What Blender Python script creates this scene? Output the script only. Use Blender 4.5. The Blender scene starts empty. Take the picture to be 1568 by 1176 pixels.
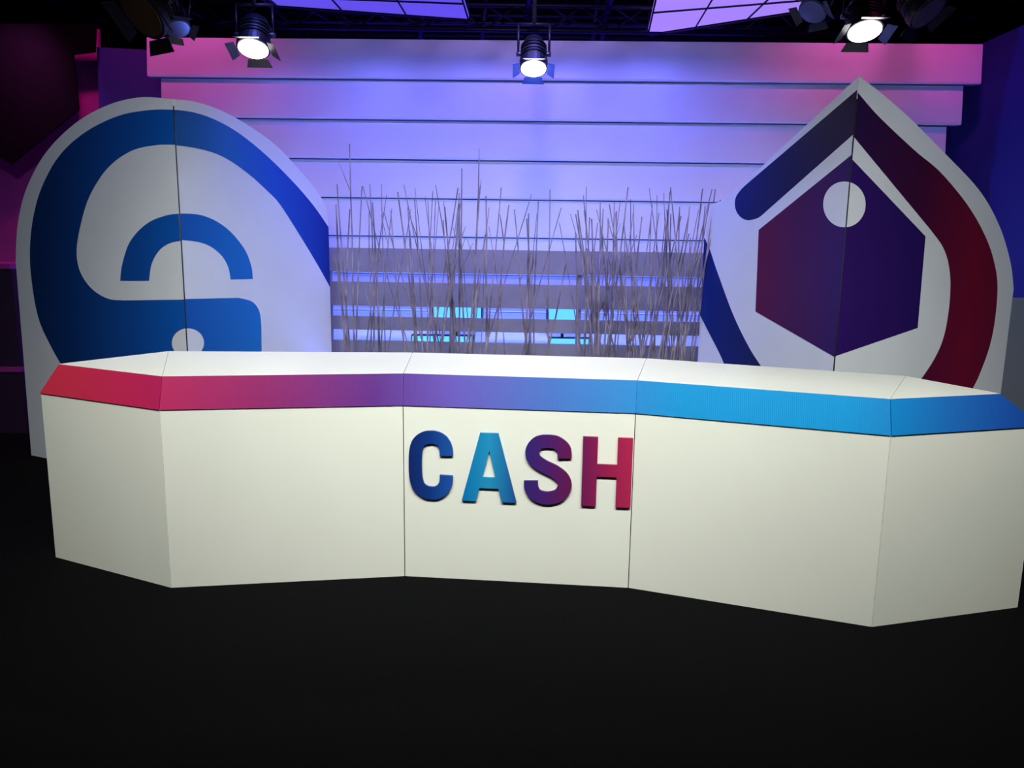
import bpy, math, random, bmesh
from mathutils import Vector, Matrix
random.seed(7)
sc = bpy.context.scene
sc.view_settings.view_transform = 'Standard'
sc.view_settings.look = 'None'

# ---------------------------------------------------------------- camera
CAM = Vector((0, 0, 1.65)); FPX = 1255.0; CX = 784.0; CY = 588.0
p = math.radians(10.3); r = math.radians(0.8)
F = Vector((0, math.cos(p), -math.sin(p)))
U0 = Vector((0, math.sin(p), math.cos(p))); R0 = Vector((1, 0, 0))
R = R0*math.cos(r) + U0*math.sin(r)
U = -R0*math.sin(r) + U0*math.cos(r)
cd = bpy.data.cameras.new('camera'); cam = bpy.data.objects.new('camera', cd)
sc.collection.objects.link(cam); sc.camera = cam
M = Matrix((R, U, -F)).transposed().to_4x4(); M.translation = CAM
cam.matrix_world = M
cd.sensor_width = 36; cd.lens = 36*FPX/1568.0; cd.clip_start = 0.05; cd.clip_end = 100

# surveying helpers: turn a sight line into a point on a real plane of the set
def ray(u, v): return F + R*((u-CX)/FPX) - U*((v-CY)/FPX)
def at_z(u, v, z):
    d = ray(u, v); t = (z-CAM.z)/d.z; return CAM + d*t
def at_y(u, v, y):
    d = ray(u, v); t = y/d.y; return CAM + d*t

class Plane:
    """vertical plane from A to B (xy); local x = distance from A, local y = height"""
    def __init__(s, A, B):
        s.A = Vector((A[0], A[1], 0)); s.B = Vector((B[0], B[1], 0))
        s.L = (s.B-s.A).length; s.d = (s.B-s.A).normalized(); s.n = s.d.cross(Vector((0, 0, 1)))
    def px(s, u, v):
        d = ray(u, v); t = (s.A-CAM).dot(s.n)/d.dot(s.n); P = CAM+d*t
        return ((P-s.A).dot(s.d), P.z)
    def mat(s, off=0):
        m = Matrix((s.d, Vector((0, 0, 1)), s.n)).transposed().to_4x4()
        m.translation = s.A + s.n*off; return m

# ---------------------------------------------------------------- materials
def lin(c):
    o = []
    for x in c[:3]:
        x /= 255.0
        o.append(x/12.92 if x <= 0.04045 else ((x+0.055)/1.055)**2.4)
    return (*o, 1)
def base(name):
    m = bpy.data.materials.new(name); m.use_nodes = True
    return m, m.node_tree, m.node_tree.nodes['Principled BSDF']
def mat(name, col, rough=0.5, metal=0, noise=0.0, nscale=20, bump=0.0, bscale=200, spec=0.5):
    m, nt, b = base(name)
    b.inputs['Roughness'].default_value = rough; b.inputs['Metallic'].default_value = metal
    b.inputs['Specular IOR Level'].default_value = spec
    tc = nt.nodes.new('ShaderNodeTexCoord')
    nz = nt.nodes.new('ShaderNodeTexNoise'); nz.inputs['Scale'].default_value = nscale
    nz.inputs['Detail'].default_value = 5
    nt.links.new(tc.outputs['Object'], nz.inputs['Vector'])
    cr = nt.nodes.new('ShaderNodeValToRGB'); c = lin(col)
    cr.color_ramp.elements[0].position = 0.3; cr.color_ramp.elements[1].position = 0.7
    cr.color_ramp.elements[0].color = (*[x*(1-noise) for x in c[:3]], 1)
    cr.color_ramp.elements[1].color = (*[min(1, x*(1+noise)) for x in c[:3]], 1)
    nt.links.new(nz.outputs['Fac'], cr.inputs['Fac']); nt.links.new(cr.outputs['Color'], b.inputs['Base Color'])
    if bump:
        n2 = nt.nodes.new('ShaderNodeTexNoise'); n2.inputs['Scale'].default_value = bscale
        nt.links.new(tc.outputs['Object'], n2.inputs['Vector'])
        bp = nt.nodes.new('ShaderNodeBump'); bp.inputs['Strength'].default_value = bump; bp.inputs['Distance'].default_value = 0.01
        nt.links.new(n2.outputs['Fac'], bp.inputs['Height']); nt.links.new(bp.outputs['Normal'], b.inputs['Normal'])
    return m
def grad(name, axis, lo, hi, stops, rough=0.4, ribs=0, spec=.4):
    m, nt, b = base(name); b.inputs['Roughness'].default_value = rough; b.inputs['Specular IOR Level'].default_value = spec
    tc = nt.nodes.new('ShaderNodeTexCoord'); sp = nt.nodes.new('ShaderNodeSeparateXYZ')
    nt.links.new(tc.outputs['Object'], sp.inputs[0])
    mr = nt.nodes.new('ShaderNodeMapRange'); mr.inputs['From Min'].default_value = lo; mr.inputs['From Max'].default_value = hi
    nt.links.new(sp.outputs[axis], mr.inputs['Value'])
    cr = nt.nodes.new('ShaderNodeValToRGB'); e = cr.color_ramp.elements
    while len(e) < len(stops): e.new(0.5)
    for i, (q, c) in enumerate(stops):
        e[i].position = q; e[i].color = lin(c)
    nt.links.new(mr.outputs['Result'], cr.inputs['Fac']); nt.links.new(cr.outputs['Color'], b.inputs['Base Color'])
    if ribs:
        wv = nt.nodes.new('ShaderNodeTexWave'); wv.inputs['Scale'].default_value = ribs; wv.bands_direction = 'X'
        nt.links.new(tc.outputs['Object'], wv.inputs['Vector'])
        bp = nt.nodes.new('ShaderNodeBump'); bp.inputs['Strength'].default_value = .2; bp.inputs['Distance'].default_value = 0.002
        nt.links.new(wv.outputs['Fac'], bp.inputs['Height']); nt.links.new(bp.outputs['Normal'], b.inputs['Normal'])
    return m
def emit(name, col, st):
    m, nt, b = base(name); b.inputs['Base Color'].default_value = lin(col)
    b.inputs['Emission Color'].default_value = lin(col); b.inputs['Emission Strength'].default_value = st
    return m

cream = mat('cream_laminate', (230, 231, 226), 0.38, noise=0.015, nscale=3, bump=0.03, bscale=60)
white = mat('white_board', (220, 223, 230), 0.42, noise=0.02, nscale=4)
plank = mat('painted_plank', (206, 208, 220), 0.33, noise=0.03, nscale=3, bump=0.04, bscale=12)
black = mat('black_metal', (22, 22, 24), 0.45, noise=0.1)
blackcloth = mat('black_drape', (4, 4, 6), 0.95, noise=0.2, spec=0.1)
seam = mat('seam_gap', (30, 28, 30), 0.7)
steel = mat('grey_steel', (90, 90, 98), 0.35, metal=0.7)

# ---------------------------------------------------------------- mesh helpers
def link(o): sc.collection.objects.link(o); return o
def mesh_obj(name, verts, faces, m=None):
    me = bpy.data.meshes.new(name); me.from_pydata([tuple(v) for v in verts], [], faces); me.update()
    o = link(bpy.data.objects.new(name, me))
    if m: me.materials.append(m)
    return o
def fixn(o):
    bm = bmesh.new(); bm.from_mesh(o.data); bmesh.ops.recalc_face_normals(bm, faces=bm.faces); bm.to_mesh(o.data); bm.free(); return o
def empty(name, loc=(0, 0, 0)):
    e = bpy.data.objects.new(name, None); e.location = loc; e.empty_display_size = 0.1; return link(e)
def par(c, e):
    c.parent = e; c.matrix_parent_inverse = Matrix.Translation(-Vector(e.location)); return c
def bevel(o, w, seg=2):
    b = o.modifiers.new('bevel', 'BEVEL'); b.width = w; b.segments = seg; b.limit_method = 'ANGLE'; return o
def loft(name, loops, m, cap=True):
    n = len(loops[0]); V = [v for l in loops for v in l]; Fc = []
    for i in range(len(loops)-1):
        for j in range(n):
            a = i*n+j; b = i*n+(j+1) % n
            Fc.append((a, b, b+n, a+n))
    if cap:
        Fc.append(tuple(range(n))[::-1]); Fc.append(tuple(range((len(loops)-1)*n, len(loops)*n)))
    return fixn(mesh_obj(name, V, Fc, m))
def box(name, c, size, m, rot=None, bv=0.0):
    hx, hy, hz = [s/2 for s in size]
    V = [Vector((x, y, z)) for z in (-hz, hz) for x, y in ((-hx, -hy), (hx, -hy), (hx, hy), (-hx, hy))]
    Fc = [(3, 2, 1, 0), (4, 5, 6, 7), (0, 1, 5, 4), (1, 2, 6, 5), (2, 3, 7, 6), (3, 0, 4, 7)]
    o = mesh_obj(name, V, Fc, m)
    mm = (rot.to_4x4() if rot else Matrix.Identity(4)); mm.translation = Vector(c); o.matrix_world = mm
    if bv: bevel(o, bv)
    return o
def cyl(name, a, b, ra, m, rb=None, n=20, cap=True, smooth=True):
    a = Vector(a); b = Vector(b); rb = ra if rb is None else rb
    q = (b-a).to_track_quat('Z', 'Y'); L = (b-a).length
    loops = [[Vector((rr*math.cos(2*math.pi*i/n), rr*math.sin(2*math.pi*i/n), z)) for i in range(n)] for rr, z in ((ra, 0), (rb, L))]
    o = loft(name, loops, m, cap)
    mm = q.to_matrix().to_4x4(); mm.translation = a; o.matrix_world = mm
    if smooth:
        for f in o.data.polygons:
            if len(f.vertices) == 4: f.use_smooth = True
    return o
def join(name, obs):
    bpy.ops.object.select_all(action='DESELECT')
    for o in obs: o.select_set(True)
    bpy.context.view_layer.objects.active = obs[0]
    bpy.ops.object.join(); obs[0].name = name; return obs[0]
def cmr(pts, n=8):
    P = [Vector((a, b)) for a, b in pts]
    if len(P) < 3: return P
    out = []
    for i in range(len(P)-1):
        p0 = P[max(i-1, 0)]; p1 = P[i]; p2 = P[i+1]; p3 = P[min(i+2, len(P)-1)]
        for k in range(n):
            t = k/n
            out.append(0.5*((2*p1)+(p2-p0)*t+(2*p0-5*p1+4*p2-p3)*t*t+(3*p1-p0-3*p2+p3)*t**3))
    out.append(P[-1]); return out
def filled(name, loops, mw, thick, m):
    cu = bpy.data.curves.new('tmp', 'CURVE'); cu.dimensions = '2D'; cu.fill_mode = 'BOTH'; cu.extrude = thick/2
    for pts in loops:
        q = []
        for a in pts:
            a = Vector((a[0], a[1]))
            if not q or (a-q[-1]).length > 1e-4: q.append(a)
        if (q[0]-q[-1]).length < 1e-4: q.pop()
        s = cu.splines.new('POLY'); s.points.add(len(q)-1); s.use_cyclic_u = True
        for i, a in enumerate(q): s.points[i].co = (a.x, a.y, 0, 1)
    to = link(bpy.data.objects.new('tmp', cu)); bpy.context.view_layer.update()
    me = bpy.data.meshes.new_from_object(to.evaluated_get(bpy.context.evaluated_depsgraph_get()))
    bpy.data.objects.remove(to); me.materials.clear(); me.materials.append(m); me.name = name
    o = link(bpy.data.objects.new(name, me)); o.matrix_world = mw; return o
def clip(P, ax, val, keep_less):
    out = []
    ins = (lambda q: q[ax] <= val) if keep_less else (lambda q: q[ax] >= val)
    for i in range(len(P)):
        a, b = P[i-1], P[i]
        if ins(a) != ins(b):
            t = (val-a[ax])/(b[ax]-a[ax]); out.append((a[0]+(b[0]-a[0])*t, a[1]+(b[1]-a[1])*t))
        if ins(b): out.append(b)
    return out
def art(name, pl, segs, off, m, e, lo=0.0, hi=None, thick=0.001, zmin=0.02):
    hi = pl.L if hi is None else hi
    pts = []
    for s in segs: pts += cmr(s)
    q = [pl.px(v.x, v.y) for v in pts]
    q = clip(clip(clip(q, 0, lo, False), 0, hi, True), 1, zmin, False)
    return par(filled(name, [q], pl.mat(off), thick, m), e)
def ell(cx, cy, rx, ry, n=40): return [(cx+rx*math.cos(2*math.pi*i/n), cy+ry*math.sin(2*math.pi*i/n)) for i in range(n)]

# ---------------------------------------------------------------- room
carpet = mat('black_carpet', (10, 10, 13), 0.95, noise=0.5, nscale=140, bump=0.5, bscale=350, spec=0.05)
dark = mat('studio_dark_paint', (16, 14, 26), 0.85, noise=0.1, nscale=5)
box('floor', (0, 4, -0.05), (14, 16, 0.1), carpet)
box('ceiling', (0, 4, 4.45), (14, 16, 0.1), dark)
box('wall_rear', (0, 12.05, 2.2), (14, 0.1, 4.4), dark)
box('wall_front', (0, -4.05, 2.2), (14, 0.1, 4.4), dark)
box('wall_left', (-7.05, 4, 2.2), (0.1, 16, 4.4), dark)
box('wall_right', (7.05, 4, 2.2), (0.1, 16, 4.4), dark)

# ---------------------------------------------------------------- desk
HF, HT = 0.86, 1.0
bot = [at_z(u, v, 0) for u, v in ((85, 853), (262, 900), (620, 882), (962, 900), (1335, 960), (1558, 930))]
front = [Vector((b.x, b.y, 0)) for b in bot]
fr = [Vector((b.x, b.y, HF)) for b in bot]
pxtop = [at_z(u, v, HT) for u, v in ((108, 555), (243, 574), (620, 572), (978, 582), (1370, 614), (1540, 605))]
btop = [at_z(u, v, HT) for u, v in ((120, 551), (258, 538), (632, 540), (990, 549), (1387, 576), (1545, 601))]
def segn(i):
    d = (front[i+1]-front[i]).normalized(); return d, Vector((-d.y, d.x, 0))
ws = []
for i in range(1, 5):
    for s in (i-1, i):
        d, n = segn(s); ws.append((pxtop[i]-fr[i]).dot(n))
INS = sum(ws)/len(ws)
ftop = []
for i in range(6):
    if i in (0, 5):
        s = 0 if i == 0 else 4
        d, n = segn(s); o0 = front[s]+n*INS; t = (pxtop[i]-o0).dot(d); q = o0+d*t
    else:
        d1, n1 = segn(i-1); d2, n2 = segn(i); b = (n1+n2).normalized(); q = front[i]+b*(INS/b.dot(n1))
    ftop.append(Vector((q.x, q.y, HT)))
btop[0] = ftop[0]+Vector((.02, .035, 0)); btop[5] = ftop[5]+Vector((-.01, .03, 0))
desk = empty('news_desk', (0, 4.2, 0))
for i in range(5):
    A, B = front[i], front[i+1]; dd = (B-A).normalized(); nn = dd.cross(Vector((0, 0, 1)))
    g = 0.002
    a0 = A+dd*g; b0 = B-dd*g; th = nn*-0.02
    lp = [a0, b0, b0+th, a0+th]
    par(loft('front_panel_%d' % (i+1), [lp, [q+Vector((0, 0, HF)) for q in lp]], cream), desk)
inn = [f+Vector((0, 0.022, 0)) for f in front]
par(mesh_obj('carcass', inn+[f+Vector((0, 0, HF-0.002)) for f in inn], [(i, i+1, i+7, i+6) for i in range(5)], seam), desk)
xl, xr = bot[0].x, bot[5].x
fm = grad('fascia_print', 'X', xl, xr, [(0.0, (200, 48, 72)), (0.12, (180, 34, 82)), (0.25, (132, 28, 98)), (0.36, (84, 34, 124)), (0.44, (90, 74, 168)),
     (0.54, (60, 100, 180)), (0.66, (8, 130, 195)), (0.80, (4, 138, 206)), (0.9, (28, 100, 184)), (1.0, (24, 64, 164))], 0.5, ribs=40, spec=.15)
for i in range(5):
    A, B, C, D = fr[i], fr[i+1], ftop[i+1], ftop[i]
    dd = (B-A).normalized(); nn = dd.cross(Vector((0, 0, 1)))*0.006
    g = dd*0.001; dn = Vector((0, 0, -0.006))
    l1 = [A+g+nn+dn, B-g+nn+dn, C-g, D+g]
    l2 = [q+dn*1.5-nn*2 for q in (A+g, B-g)]+[C-g+dn*5-nn, D+g+dn*5-nn]
    par(loft('fascia_%d' % (i+1), [l2, l1], fm), desk)
for i in range(5):
    lp = [ftop[i], ftop[i+1], btop[i+1], btop[i]]; dn = Vector((0, 0, -0.025)); up = Vector((0, 0, 0.001))
    c = sum(lp, Vector())/4
    lp = [q+(c-q).normalized()*0.0015 for q in lp]
    par(loft('desktop_%d' % (i+1), [[q+dn for q in lp], [q+up for q in lp]], cream), desk)
bk = [Vector((q.x, q.y-0.12 if 0 < i < 5 else q.y, 0)) for i, q in enumerate(btop)]
o = mesh_obj('back_panel', bk+[f+Vector((0, 0, HT-0.027)) for f in bk], [(i+1, i, i+6, i+7) for i in range(5)], cream)
sm = o.modifiers.new('s', 'SOLIDIFY'); sm.thickness = 0.018; par(o, desk)
for k, (a, b) in enumerate(((front[0], bk[0]), (bk[5], front[5]))):
    a1 = a+Vector((0.01, 0.012, 0)) if k == 0 else a
    par(mesh_obj('end_panel_%d' % (k+1), [a1, b, b+Vector((0, 0, HF)), a1+Vector((0, 0, HF))], [(0, 1, 2, 3)], cream), desk)
for k, i in enumerate((0, 5)):
    par(mesh_obj('end_fascia_%d' % (k+1), [fr[i]-Vector((0, 0, .006)), bk[i]+Vector((0, 0, HF-.006)), btop[i]-Vector((0, 0, .001)), ftop[i]-Vector((0, 0, .001))], [(0, 1, 2, 3)], fm), desk)

mid = Plane(front[2], front[3])
def ribbon(path, w):
    P = cmr(path, 10); Lft = []; Rt = []
    for i, q in enumerate(P):
        t = (P[min(i+1, len(P)-1)]-P[max(i-1, 0)]).normalized(); n = Vector((-t.y, t.x))*w/2
        Lft.append(q+n); Rt.append(q-n)
    return Lft+Rt[::-1]
LET = {
 'C': ([ribbon([(58, 38), (57.2, 27), (52, 16), (43, 10.6), (34, 9.8), (25, 11.5), (15.5, 19), (11.2, 33), (10.3, 54), (11.2, 75), (15.5, 89), (25, 96.5), (34, 98.2), (43, 97.4), (52, 91.5), (57.2, 81), (58, 69)], 20)], 68, 108),
 'A': ([[(0, 107), (27, 0), (54, 0), (82, 107), (60, 107), (55, 86), (26.5, 86), (21.5, 107)], [(31, 69), (50.5, 69), (40.8, 27)]], 82, 107),
 'S': ([ribbon([(57.5, 35), (56, 21), (46, 11.5), (34, 9.5), (20, 12), (11.5, 24), (14, 38), (26, 47.5), (43, 56), (55, 66), (58.5, 79), (51, 93), (34, 98.5), (18, 94.5), (11, 84), (10, 72)], 20)], 68, 108),
 'H': ([[(0, 0), (21, 0), (21, 42), (49, 42), (49, 0), (70, 0), (70, 108), (49, 108), (49, 61), (21, 61), (21, 108), (0, 108)]], 70, 108)}
lm = {'C': [(0.0, (18, 36, 100)), (0.5, (14, 54, 132)), (1, (30, 80, 165))],
      'A': [(0.0, (0, 112, 180)), (0.5, (35, 140, 192)), (1, (26, 76, 152))],
      'S': [(0.0, (46, 36, 115)), (0.5, (74, 30, 105)), (1, (100, 24, 80))],
      'H': [(0.0, (108, 26, 85)), (0.5, (148, 30, 78)), (1, (172, 38, 82))]}
boxes = {'C': (626, 655, 694, 764), 'A': (708, 661, 791, 769), 'S': (804, 663, 874, 773), 'H': (893, 668, 965, 778)}
for k, (lp, w, h) in LET.items():
    u0, v0, u1, v1 = boxes[k]
    s0, _ = mid.px(u0, v0); s1, _ = mid.px(u1, v1)
    zt2, zb2 = 0.737, 0.403
    q = [[(s0+(s1-s0)*a/w, zt2+(zb2-zt2)*b/h) for a, b in l] for l in lp]
    gm = grad('letter_%s_print' % k, 'X', s0, s1, lm[k], 0.4, spec=.25)
    par(filled('letter_%s' % k, q, mid.mat(0.0075), 0.013, gm), desk)

# ---------------------------------------------------------------- left sign (padlock in a round pin)
YS, YI = 5.1, 6.1
O = at_z(48, 697, 0); S = at_y(276, 345, YS); I = at_y(505, 430, YI)
L1 = Plane(O, S); L2 = Plane(S, I)
pad = empty('padlock_sign', (S.x, S.y, 0))
GAP = .0022; H1 = L1.L-GAP
art('board_outer', L1, [[(310, 156), (265, 152), (215, 149), (165, 161), (115, 189), (70, 234), (40, 290), (27, 345), (24, 400)], [(48, 697), (310, 765)]], -0.02, white, pad, hi=H1, thick=0.04, zmin=0)
art('board_inner', L2, [[(225, 150), (265, 152), (300, 156), (340, 170), (385, 195), (425, 225), (460, 262), (485, 292), (500, 318)], [(503, 345), (508, 538), (510, 640)], [(510, 760), (225, 760)]], -0.02, white, pad, lo=GAP, thick=0.04, zmin=0)
bl1 = grad('blue_print_outer', 'X', 0, L1.L, [(0, (14, 42, 85)), (0.35, (15, 54, 118)), (0.75, (16, 74, 158)), (1, (14, 88, 180))], 0.35)
bl2 = grad('blue_print_inner', 'X', 0, L2.L, [(0, (24, 84, 160)), (0.3, (36, 105, 185)), (0.6, (32, 88, 190)), (1, (12, 46, 145))], 0.35)
bl3 = grad('blue_print_lock', 'X', 0, L2.L, [(0, (16, 85, 175)), (0.5, (26, 118, 200)), (1, (26, 118, 200))], 0.35)
art('ring_outer', L1, [[(310, 172), (265, 168), (225, 169), (180, 178), (130, 203), (90, 240), (63, 290), (50, 340), (46, 390), (50, 440), (60, 490), (78, 530), (95, 560), (125, 610), (170, 670), (230, 740)], [(320, 760)]], 0.001, bl1, pad, hi=H1)
art('hole_outer', L1, [[(315, 227), (268, 222), (235, 223), (200, 232), (165, 258), (138, 300), (124, 345), (118, 385), (123, 415), (140, 441), (165, 457), (190, 460)], [(325, 458)]], 0.0025, white, pad, hi=H1)
art('shackle_outer', L1, [[(185, 430), (188, 405), (200, 370), (225, 343), (255, 330), (285, 327), (310, 328)], [(310, 368), (285, 368), (262, 372), (245, 383), (233, 404), (229, 430)]], 0.004, bl1, pad, hi=H1)
art('keyhole_outer', L1, [ell(288, 525, 24, 22)], 0.004, white, pad, hi=H1)
art('ring_inner', L2, [[(225, 168), (264, 168), (300, 173), (335, 186), (370, 207), (410, 240), (450, 280), (480, 315), (503, 348)], [(520, 440), (520, 465)], [(507, 443), (490, 412), (465, 370), (430, 315), (410, 293), (380, 266), (345, 242), (310, 229), (264, 222), (225, 222)]], 0.001, bl2, pad, lo=GAP)
art('lock_body_inner', L2, [[(250, 458), (280, 458)], [(365, 456), (386, 462), (397, 477), (400, 500)], [(402, 740), (250, 740)]], 0.001, bl3, pad, lo=GAP)
art('shackle_inner', L2, [[(240, 330), (270, 327), (310, 330), (345, 348), (372, 378), (384, 405), (387, 427)], [(353, 428), (349, 408), (337, 389), (315, 374), (285, 368), (240, 367)]], 0.001, bl3, pad, lo=GAP)
art('keyhole_inner', L2, [ell(288, 525, 24, 22)], 0.0025, white, pad, lo=GAP)
par(cyl('hinge_seam', (S.x, S.y+0.001, 0), (S.x, S.y+0.001, 2.38), 0.004, seam, n=8), pad)

# ---------------------------------------------------------------- right sign (house in a drop)
SR = at_y(1297, 330, 4.95); IR = at_y(1075, 430, 6.0); OR = at_y(1545, 500, 5.3)
R1 = Plane(IR, SR); R2 = Plane(SR, OR)
hou = empty('house_sign', (SR.x, SR.y, 0)); G1 = R1.L-GAP
art('board_inner', R1, [[(1355, 80), (1315, 117)], [(1120, 298), (1104, 308), (1090, 312)], [(1083, 350), (1068, 500), (1060, 640)], [(1060, 760), (1330, 800)]], -0.02, white, hou, hi=G1, thick=0.04, zmin=0)
art('board_outer', R2, [[(1285, 93), (1315, 117)], [(1315, 117), (1345, 139), (1390, 178), (1450, 238), (1500, 292), (1530, 345), (1547, 400), (1552, 440)], [(1552, 445), (1520, 700)], [(1520, 850), (1230, 850)]], -0.02, white, hou, lo=GAP, thick=0.04, zmin=0)
mr1 = grad('roof_print', 'X', 0, R1.L, [(0, (16, 40, 118)), (0.25, (13, 34, 105)), (0.6, (26, 26, 78)), (1, (40, 28, 62))], 0.35)
mr2 = grad('drop_print', 'X', 0, R2.L, [(0, (40, 18, 68)), (0.4, (62, 14, 54)), (0.75, (112, 18, 48)), (1, (100, 18, 55))], 0.35)
hx1 = grad('hexagon_print_inner', 'X', R1.L*0.4, R1.L, [(0, (98, 18, 62)), (0.5, (72, 20, 80)), (1, (50, 22, 98))], 0.35)
hx2 = grad('hexagon_print_outer', 'X', 0, R2.L*0.6, [(0, (46, 20, 98)), (1, (36, 18, 90))], 0.35)
art('roof_bar', R1, [[(1345, 110), (1140, 285)], [(1136, 289), (1127, 302), (1126, 318), (1133, 331), (1145, 337), (1160, 334)], [(1165, 331), (1345, 172)]], 0.001, mr1, hou, hi=G1)
art('hexagon_inner', R1, [[(1340, 208), (1162, 352)], [(1157, 477), (1277, 546)], [(1340, 582)]], 0.001, hx1, hou, hi=G1)
art('drop_left', R1, [[(1050, 310), (1083, 373), (1098, 415), (1122, 480), (1145, 528), (1165, 560), (1200, 610)], [(1200, 740), (1140, 640), (1108, 555), (1085, 508), (1045, 430)]], 0.001, mr1, hou, hi=G1)
art('window_inner', R1, [ell(1293, 313, 32, 35)], 0.0025, white, hou, hi=G1)
art('drop_right', R2, [[(1270, 98), (1312, 140)], [(1312, 140), (1345, 178), (1400, 230), (1440, 264), (1482, 315), (1510, 365), (1524, 410), (1527, 450), (1520, 510), (1505, 560), (1480, 610), (1420, 690), (1330, 760)], [(1250, 790)], [(1250, 740), (1360, 640), (1412, 578), (1440, 530), (1452, 480), (1455, 425), (1446, 383), (1425, 352)], [(1306, 208), (1270, 160)]], 0.001, mr2, hou, lo=GAP)
art('hexagon_outer', R2, [[(1260, 197), (1417, 362)], [(1405, 502), (1277, 546)], [(1240, 559)]], 0.001, hx2, hou, lo=GAP)
art('window_outer', R2, [ell(1293, 313, 32, 35)], 0.0025, white, hou, lo=GAP)
par(cyl('hinge_seam', (SR.x, SR.y+0.001, 0), (SR.x, SR.y+0.001, 2.45), 0.004, seam, n=8), hou)

# ---------------------------------------------------------------- plank backdrop
yaw = math.radians(1.4)
c0 = Vector((0, 6.75)); dv = Vector((math.cos(yaw), -math.sin(yaw)))
W = Plane(c0-dv*3.6, c0+dv*3.6)
xl0, _ = W.px(225, 57); xr0, _ = W.px(1505, 67)
bh = (W.px(500, 60)[1]-W.px(500, 297)[1])/4.0
V = []; Fc = []
ext = [(xl0, xr0), (xl0+0.09, xr0-0.11), (xl0+0.16, xr0-0.2)]
zc = W.px(784, 62)[1]; i = 0
while zc > 0.01:
    a, b = ext[min(i, 2)]; zb = max(zc-bh, 0.0)
    st = -0.012*i if i < 3 else -0.036
    n = len(V)
    for x in (a, b):
        V += [(x, zb, 0.034+st), (x, zb+0.012, 0.037+st), (x, zc, 0.004+st), (x, zc, -0.06+st), (x, zb, -0.06+st)]
    Fc += [(n, n+5, n+6, n+1), (n+1, n+6, n+7, n+2), (n+2, n+7, n+8, n+3), (n+3, n+8, n+9, n+4), (n+4, n+9, n+5, n), (n+4, n+3, n+2, n+1, n)[::-1], (n+9, n+8, n+7, n+6, n+5)]
    zc = zb-0.008; i += 1
wb = mesh_obj('wall_back', V, Fc, plank); wb.matrix_world = W.mat(0); fixn(wb)

# ---------------------------------------------------------------- low slatted screen
FP = Plane(at_y(500, 430, 6.38).xy, at_y(1085, 430, 6.38-0.12).xy)
slatm = mat('grey_slat', (140, 138, 150), 0.6, noise=0.08, nscale=8)
fen = empty('slatted_screen', (0, 6.3, 0))
for k, (va, vb) in enumerate(((381, 418), (433, 470), (486, 507), (523, 560), (575, 612), (628, 665))):
    za = FP.px(784, va+2)[1]; zb = FP.px(784, vb+2)[1]
    if zb < 0: continue
    o = box('slat_%d' % (k+1), (0, 0, 0), (FP.L, za-zb, 0.02), slatm)
    o.matrix_world = FP.mat(0) @ Matrix.Translation((FP.L/2, (za+zb)/2, 0)); bevel(o, 0.003); par(o, fen)
ztop = FP.px(784, 383)[1]
for k, s in enumerate((0.02, FP.L/3, 2*FP.L/3, FP.L-0.02)):
    o = box('upright_%d' % (k+1), (0, 0, 0), (0.04, ztop, 0.03), slatm)
    o.matrix_world = FP.mat(-0.026) @ Matrix.Translation((s, ztop/2, 0)); par(o, fen)
led = emit('led_blue_lens', (80, 165, 255), 1.8)
for k, (u, v, w, h) in enumerate(((700, 481, 76, 34), (862, 481, 50, 30), (678, 530, 96, 34), (872, 532, 66, 30))):
    P = at_y(u, v, 6.5); sx = w/FPX*6.6; sz = h/FPX*6.6
    e = empty('led_wash_light', (P.x, P.y, 0))
    par(box('housing', (P.x, P.y+0.035, P.z), (sx, 0.06, sz), black, bv=0.006), e)
    par(box('lens', (P.x, P.y+0.0, P.z), (sx-0.02, 0.01, sz-0.02), led), e)
    par(cyl('stand_pole', (P.x, P.y+0.035, 0.02), (P.x, P.y+0.035, P.z-sz/2), 0.012, black, n=10), e)
    par(cyl('stand_foot', (P.x, P.y+0.035, 0), (P.x, P.y+0.035, 0.02), 0.06, black, n=20), e)

# ---------------------------------------------------------------- branches in a planter
twig = mat('willow_bark', (138, 128, 128), 0.6, noise=0.7, nscale=7)
pl = empty('branch_planter', (0, 5.95, 0))
cu = bpy.data.curves.new('tw', 'CURVE'); cu.dimensions = '3D'; cu.bevel_depth = 1.0; cu.bevel_resolution = 1; cu.use_fill_caps = True
def branch(x0, y0, z0, x1, y1, z1, r0, wig=0.022, twigs=0):
    n = 7; pts = []
    bx, by = random.uniform(-wig, wig), random.uniform(-wig, wig)
    for k in range(n):
        t = k/(n-1); s = math.sin(math.pi*t)
        pts.append((x0+(x1-x0)*t+bx*s+random.uniform(-.004, .004), y0+(y1-y0)*t+by*s, z0+(z1-z0)*t))
    sp = cu.splines.new('POLY'); sp.points.add(n-1)
    for k, q in enumerate(pts):
        sp.points[k].co = (*q, 1); sp.points[k].radius = r0*(1-0.55*k/(n-1))
    for _ in range(twigs):
        k = random.randint(3, 5); q = pts[k]; l = random.uniform(.10, .25); sg = random.choice((-1, 1))
        branch2(q, (q[0]+sg*l*random.uniform(.15, .4), q[1]+random.uniform(-.03, .03), q[2]+l), r0*0.5)
def branch2(a, b, r0):
    sp = cu.splines.new('POLY'); sp.points.add(2)
    for k in range(3):
        t = k/2; sp.points[k].co = (a[0]+(b[0]-a[0])*t, a[1]+(b[1]-a[1])*t, a[2]+(b[2]-a[2])*t, 1); sp.points[k].radius = r0*(1-.5*t)
def X(u): return at_y(u, 430, 5.95).x
cl = [(545, 12, 8), (580, 20, 6), (648, 18, 12), (690, 22, 13), (735, 22, 10), (812, 26, 8), (895, 16, 10), (940, 22, 17), (985, 20, 13), (1020, 20, 16), (1052, 12, 10)]
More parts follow.
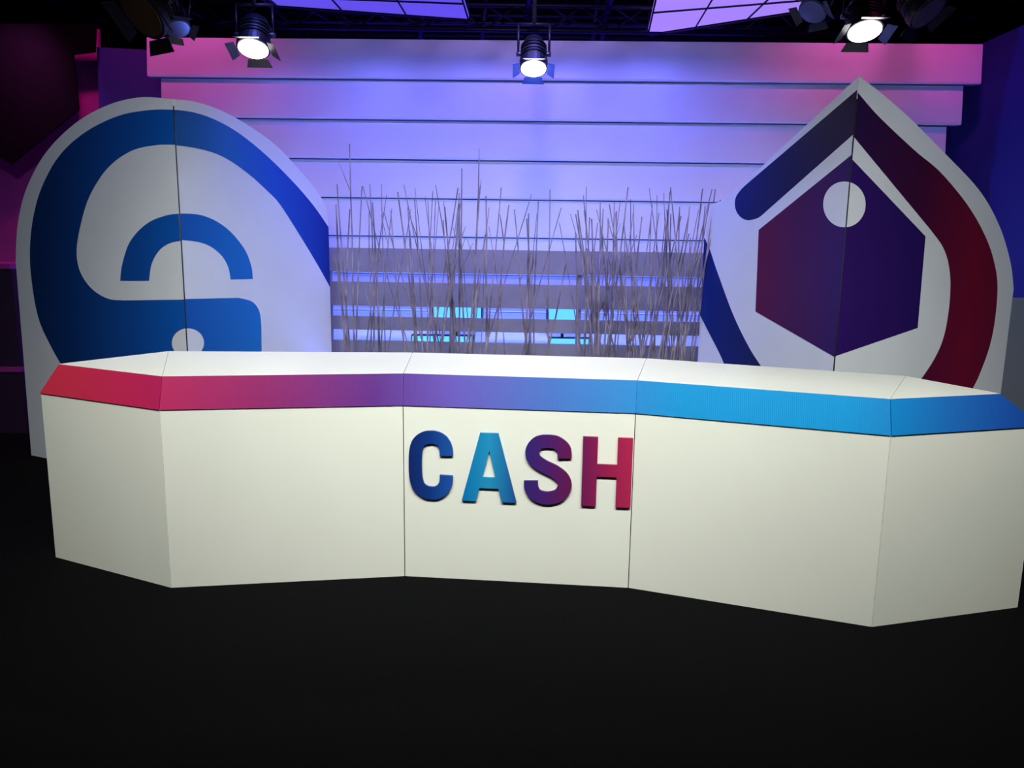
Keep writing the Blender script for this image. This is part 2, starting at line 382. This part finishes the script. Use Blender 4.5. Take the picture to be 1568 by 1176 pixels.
for c, sp_, cnt in cl:
    for _ in range(cnt):
        du = random.gauss(0, sp_*0.5); u0 = c+du; u1 = u0+du*.8+random.gauss(0, 36)
        u0 = min(max(u0, 520), 1062); u1 = min(max(u1, 518), 1095)
        zt = random.gauss(1.87, 0.09) if random.random() < .8 else random.uniform(1.35, 1.7)
        zt = min(zt, 1.99)
        y0 = random.uniform(5.9, 6.02)
        branch(X(u0), y0, 0.3, X(u1), y0+random.uniform(-.1, .05), zt, random.uniform(.005, .0105), twigs=random.choice((0, 0, 0, 1, 1)))
for u0, u1, v in ((540, 535, 220), (722, 734, 228), (700, 708, 258), (1088, 1095, 290), (845, 842, 290)):
    P = at_y(u1, v, 5.95); branch(X(min(u0, 1060)), 5.95, .3, P.x, 5.95, P.z, .008, .01, 1)
to = link(bpy.data.objects.new('t', cu)); bpy.context.view_layer.update()
me = bpy.data.meshes.new_from_object(to.evaluated_get(bpy.context.evaluated_depsgraph_get())); bpy.data.objects.remove(to)
me.materials.clear(); me.materials.append(twig)
for f in me.polygons: f.use_smooth = True
par(link(bpy.data.objects.new('willow_branches', me)), pl)
xa, xb = X(512), X(1068); xm = (xa+xb)/2; wl = xb-xa
def rect(x, y, hx, hy, z): return [Vector((x-hx, y-hy, z)), Vector((x+hx, y-hy, z)), Vector((x+hx, y+hy, z)), Vector((x-hx, y+hy, z))]
hw = wl/2
par(loft('trough', [rect(xm, 5.96, hw-.03, .09, 0), rect(xm, 5.96, hw, .12, .36), rect(xm, 5.96, hw-.02, .10, .36), rect(xm, 5.96, hw-.03, .09, .29)], mat('planter_black', (30, 30, 34), .5)), pl)

# ---------------------------------------------------------------- scenery flats at the sides
def flat(name, P0, P1, pxs, m, th=0.04):
    q = Plane(P0, P1); e = empty(name, (q.A.x, q.A.y, 0))
    pts = clip([q.px(u, v) for u, v in pxs], 1, 0.0, False)
    par(filled('skin', [pts], q.mat(-th/2), th, m), e)
    zt_ = max(z for _, z in pts); s0 = min(s for s, _ in pts)+.06; s1 = max(s for s, _ in pts)-.06
    for k, s in enumerate((s0, s1)):
        o = box('brace_%d' % (k+1), (0, 0, 0), (.04, (zt_*0.7), .04), blackcloth); o.matrix_world = q.mat(-th-.02) @ Matrix.Translation((s, zt_*0.35, 0)); par(o, e)
    return e
magenta = mat('magenta_flat', (190, 60, 160), .6, noise=.05, nscale=2)
navy = mat('navy_flat', (26, 28, 120), .6, noise=.08, nscale=2)
gflat = mat('grey_green_board', (120, 128, 132), .6, noise=.03)
flat('scenery_flat', at_y(-60, 300, 7.2).xy, at_y(160, 300, 7.2).xy, [(-60, 40), (150, 44), (160, 740), (-60, 740)], magenta)
flat('scenery_flat', at_y(150, 300, 7.0).xy, at_y(290, 300, 7.15).xy, [(148, 72), (290, 80), (300, 740), (175, 740)], navy)
flat('scenery_flat', at_y(1440, 300, 7.1).xy, at_y(1680, 300, 6.0).xy, [(1440, 68), (1505, 66), (1568, 38), (1680, 0), (1640, 800), (1440, 800)], navy)
flat('scenery_flat', at_y(1500, 500, 5.75).xy, at_y(1640, 500, 5.75).xy, [(1500, 455), (1640, 458), (1600, 900), (1490, 900)], gflat)
D = Plane(at_y(-60, 300, 6.9).xy, at_y(122, 300, 6.9).xy)
dr = empty('black_drape', (D.A.x, D.A.y, 0))
pts = [D.px(u, v) for u, v in ((-60, 36), (148, 38), (146, 80), (113, 84), (121, 168), (18, 252), (-60, 200))]
par(filled('cloth', [pts], D.mat(0), .02, blackcloth), dr)
q = Plane(at_y(-60, 500, 6.5).xy, at_y(24, 500, 6.5).xy); e = empty('low_cabinet', (q.A.x, q.A.y, 0))
zt_ = q.px(10, 408)[1]; zb_ = q.px(10, 566)[1]
dp = mat('cabinet_purple', (38, 14, 46), .6); pk = mat('cabinet_pink_trim', (150, 45, 130), .5)
for nm, z0_, z1_, m_, o_ in (('plinth', 0, zb_-.02, dp, 0), ('shelf_trim', zb_-.02, zb_+.02, pk, .02), ('door', zb_+.02, zt_-.02, dp, 0), ('top_trim', zt_-.02, zt_+.02, pk, .02)):
    o = box(nm, (0, 0, 0), (q.L, z1_-z0_, .35+o_*2), m_); o.matrix_world = q.mat(-.19) @ Matrix.Translation((q.L/2, (z0_+z1_)/2, 0)); par(o, e)

# ---------------------------------------------------------------- overhead rig
rig = empty('lighting_truss', (0, 6, 3.4))
pm = mat('truss_paint', (40, 38, 60), .45, metal=.3)
def truss(y, z, x0, x1, h=.22):
    obs = [cyl('a', (x0, y, z), (x1, y, z), .024, pm, n=12), cyl('b', (x0, y, z+h), (x1, y, z+h), .024, pm, n=12), cyl('b', (x0, y+h, z+h/2), (x1, y+h, z+h/2), .024, pm, n=12)]
    n = int((x1-x0)/.3)
    for k in range(n):
        xa_ = x0+k*.3; zz = (z, z+h) if k % 2 else (z+h, z)
        obs.append(cyl('c', (xa_, y, zz[0]), (xa_+.3, y, zz[1]), .01, pm, n=8))
        obs.append(cyl('c', (xa_, y, z+h if k % 2 else z), (xa_+.3, y+h, z+h/2), .01, pm, n=8))
    return join('truss_run', obs)
par(truss(5.75, 3.40, -5, 5), rig)
par(truss(8.2, 3.55, -6, 6), rig)
par(truss(9.8, 3.85, -6, 6), rig)
for k, x in enumerate((-4.2, -2.2, 0.1, 0.75, 2.9, 4.4)):
    par(cyl('cross_pipe_%d' % k, (x, 5.75, 3.66), (x+random.uniform(-.6, .6), 11, 3.72+.05*k), .025, pm, n=12), rig)
for k, (x, y) in enumerate(((-4.5, 5.75), (4.5, 5.75), (-5, 8.2), (5, 8.2), (-5, 9.8), (5, 9.8))):
    par(cyl('hanger_%d' % k, (x, y, 3.5), (x, y, 4.4), .015, pm, n=8), rig)
for k, (u, v) in enumerate(((735, 20), (905, 30), (920, 10), (640, 40))):
    P = at_y(u, v, 9.0); par(cyl('drop_arm_%d' % k, (P.x, 9.0, 3.42), (P.x+.1, 9.0, 4.4), .03, pm, n=10), rig)

def ceilpanel(pxs, z, col, st):  # white reflectors, not lamps; coloured light falling on them is put in as emission
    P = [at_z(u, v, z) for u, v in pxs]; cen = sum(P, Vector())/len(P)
    e = empty('ceiling_reflector', cen)
    m = emit('reflector_emission_%d' % int(st*100), col, st)
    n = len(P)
    o = mesh_obj('reflector_sheet', P+[q+Vector((0, 0, .04)) for q in P], [tuple(range(n))[::-1], tuple(range(n, 2*n))]+[(i, (i+1) % n, n+(i+1) % n, n+i) for i in range(n)], m); par(o, e)
    A, B, C, Dd = P[:4]
    obs = []
    for k in range(4):
        t = k/3; obs.append(cyl('g', A.lerp(B, t)-Vector((0, 0, .02)), Dd.lerp(C, t)-Vector((0, 0, .02)), .008, pm, n=6))
    for k in range(3):
        t = k/2; obs.append(cyl('g', A.lerp(Dd, t)-Vector((0, 0, .02)), B.lerp(C, t)-Vector((0, 0, .02)), .008, pm, n=6))
    par(join('frame_grid', obs), e)
    for k in range(4): par(cyl('wire_%d' % k, P[k], P[k]+Vector((0, 0, 4.4-z)), .004, pm, n=6), e)
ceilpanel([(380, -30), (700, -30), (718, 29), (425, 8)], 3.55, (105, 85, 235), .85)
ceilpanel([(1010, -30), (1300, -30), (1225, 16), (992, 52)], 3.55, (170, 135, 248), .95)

# ---------------------------------------------------------------- fresnel lamps
bulb = emit('lamp_lens_glow', (255, 250, 248), 20)
gel = mat('blue_gel', (60, 90, 225), .25)
dull = mat('dull_lens', (74, 58, 30), .15)
def lamp(u, v, y, rad, tilt=65, turn=0, lit=True, flaps=black, power=0):
    P = at_y(u, v, y); e = empty('fresnel_stage_light', P)
    t = math.radians(tilt); a = math.radians(turn)
    d = Vector((math.sin(a)*math.cos(t), -math.cos(a)*math.cos(t), -math.sin(t)))
    q = d.to_track_quat('Z', 'Y').to_matrix().to_4x4(); q.translation = P
    def put(o): o.matrix_world = q @ o.matrix_world; return par(o, e)
    put(cyl('lens', (0, 0, -.0), (0, 0, .014), rad, bulb if lit else dull, n=32))
    def ring(rr, z, n=28): return [Vector((rr*math.cos(2*math.pi*i/n), rr*math.sin(2*math.pi*i/n), z)) for i in range(n)]
    put(loft('housing', [ring(rad*1.0, .01), ring(rad*1.14, .01), ring(rad*1.14, -.05), ring(rad*.98, -.06), ring(rad*.95, -.16), ring(rad*.72, -.21), ring(rad*.3, -.23)], black, cap=False))
    for k in range(4):
        put(cyl('fin_%d' % k, (0, 0, -.075-.024*k), (0, 0, -.083-.024*k), rad*1.06, steel if k == 1 else black, n=28))
    for k in range(4):
        an = k*math.pi/2; c, s = math.cos(an), math.sin(an); sp = 62
        w1, w2, l = rad*.7, rad*.9, rad*.6
        b0 = rad*1.14; o1 = b0+l*math.sin(math.radians(sp)); zz = l*math.cos(math.radians(sp))
        vs = []
        for rr, ww, z in ((b0, w1, .008), (o1, w2, .008+zz)):
            for sg in (-1, 1): vs.append(Vector((c*rr-s*ww*sg, s*rr+c*ww*sg, z)))
        o = mesh_obj('barn_door_%d' % k, [vs[0], vs[1], vs[3], vs[2]], [(0, 1, 2, 3)], flaps)
        sm = o.modifiers.new('s', 'SOLIDIFY'); sm.thickness = .003; put(o)
    xr_ = rad*1.25
    top = Vector((P.x, P.y+.05, min(3.34, P.z+.36)))
    side = d.cross(Vector((0, 0, 1))).normalized(); mid_ = P-d*.1
    for sg in (-1, 1):
        par(cyl('yoke_arm_%d' % sg, mid_+side*xr_*sg, top+side*xr_*sg-Vector((0, 0, .08)), .008, black, n=8), e)
        par(cyl('pivot_%d' % sg, mid_+side*xr_*sg*1.12, mid_+side*xr_*sg*.7, .016, steel, n=12), e)
    par(cyl('yoke_bar', top-side*xr_-Vector((0, 0, .08)), top+side*xr_-Vector((0, 0, .08)), .009, black, n=8), e)
    par(cyl('clamp', top-Vector((0, 0, .08)), Vector((top.x, top.y, 3.372)), .014, black, n=10), e)
    if power:
        ld = bpy.data.lights.new('fresnel_beam', 'SPOT'); ld.energy = power; ld.spot_size = math.radians(70); ld.spot_blend = .8; ld.shadow_soft_size = .06
        lo = link(bpy.data.objects.new('fresnel_beam', ld)); lo.matrix_world = (-d).to_track_quat('Z', 'Y').to_matrix().to_4x4(); lo.location = P+d*.03; par(lo, e)
    return e
lamp(388, 73, 5.7, .096, power=85)
lamp(817, 103, 5.7, .082, flaps=gel, power=85)
lamp(1324, 46, 5.7, .104, power=85)
lamp(218, 20, 5.5, .15, tilt=40, turn=-35, lit=False)
lamp(272, 42, 5.6, .07, tilt=55, turn=40, lit=False)
lamp(1245, 16, 5.6, .08, tilt=50, turn=-50, lit=False)
lamp(1420, 18, 5.6, .11, tilt=50, turn=40, lit=False)

# ---------------------------------------------------------------- lights
def spot(name, loc, tgt, col, en, size=70, blend=.9, soft=.12):
    ld = bpy.data.lights.new(name, 'SPOT'); ld.energy = en; ld.color = lin(col)[:3]; ld.spot_size = math.radians(size); ld.spot_blend = blend; ld.shadow_soft_size = soft
    o = link(bpy.data.objects.new(name, ld)); o.location = loc
    o.rotation_euler = (Vector(tgt)-Vector(loc)).to_track_quat('-Z', 'Y').to_euler(); return o
def area(name, loc, tgt, col, en, sx, sy, spread=180):
    ld = bpy.data.lights.new(name, 'AREA'); ld.energy = en; ld.color = lin(col)[:3]; ld.shape = 'RECTANGLE'; ld.size = sx; ld.size_y = sy; ld.spread = math.radians(spread)
    o = link(bpy.data.objects.new(name, ld)); o.location = loc
    o.rotation_euler = (Vector(tgt)-Vector(loc)).to_track_quat('-Z', 'Y').to_euler(); return o
warm = (252, 255, 242)
area('key_wash', (0, 1.2, 3.7), (0, 4.0, .7), warm, 62, 4.4, .3, spread=75)
spot('key_left', (-1.6, 1.3, 3.6), (-1.6, 4.0, .7), warm, 78, 58)
spot('key_centre', (.1, 1.3, 3.6), (.05, 4.0, .7), warm, 82, 46)
spot('key_right', (1.8, 1.2, 3.6), (1.7, 3.7, .7), warm, 84, 58)
spot('sign_fill_left', (-1.6, 1.2, 4.0), (-2.75, 5.4, 1.55), (215, 226, 255), 190, 42)  # unseen fill spots, added in front to brighten the two signs
spot('sign_fill_right', (1.6, 1.2, 4.0), (2.8, 5.3, 1.55), (225, 232, 255), 185, 42)
for k, x in enumerate((-1.4, -.5, .45, 1.2)):
    spot('blue_wash_%d' % k, (x, 5.0, 3.6), (x, 6.75, 1.5), (105, 112, 255), 110, 85)
spot('violet_top_wash', (0, 4.4, 4.0), (0, 6.75, 2.9), (172, 140, 228), 120, 110)
area('blue_floor_wash', (0, 6.5, .15), (0, 6.75, 1.5), (95, 120, 255), 130, 3.2, .1)
for sx in (-1, 1):
    spot('magenta_wash_%d' % sx, (sx*2.9, 5.6, 4.1), (sx*2.9, 6.75, 2.5), (255, 85, 190), 76, 95)
spot('pink_side_wash', (-3.7, 6.5, 3.3), (-4.8, 7.2, 1.6), (255, 95, 225), 70, 120)
spot('blue_side_wash', (3.9, 4.6, 3.4), (4.3, 6.6, 1.8), (60, 60, 255), 45, 90)
spot('inner_blue_l', (.3, 4.9, 3.3), (-1.4, 5.7, 1.0), (105, 135, 255), 95, 60)
spot('inner_blue_r', (-.3, 4.9, 3.3), (1.5, 5.6, 1.0), (105, 135, 255), 75, 60)
spot('branch_key', (0, 3.9, 4.1), (0, 6.0, .7), (205, 195, 250), 110, 60)
area('rig_glow', (0, 8.5, 3.0), (0, 8.6, 4.4), (70, 50, 255), 22, 5, .6)
w = bpy.data.worlds.new('w'); sc.world = w; w.use_nodes = True
w.node_tree.nodes['Background'].inputs[0].default_value = (.01, .01, .02, 1); w.node_tree.nodes['Background'].inputs[1].default_value = .5
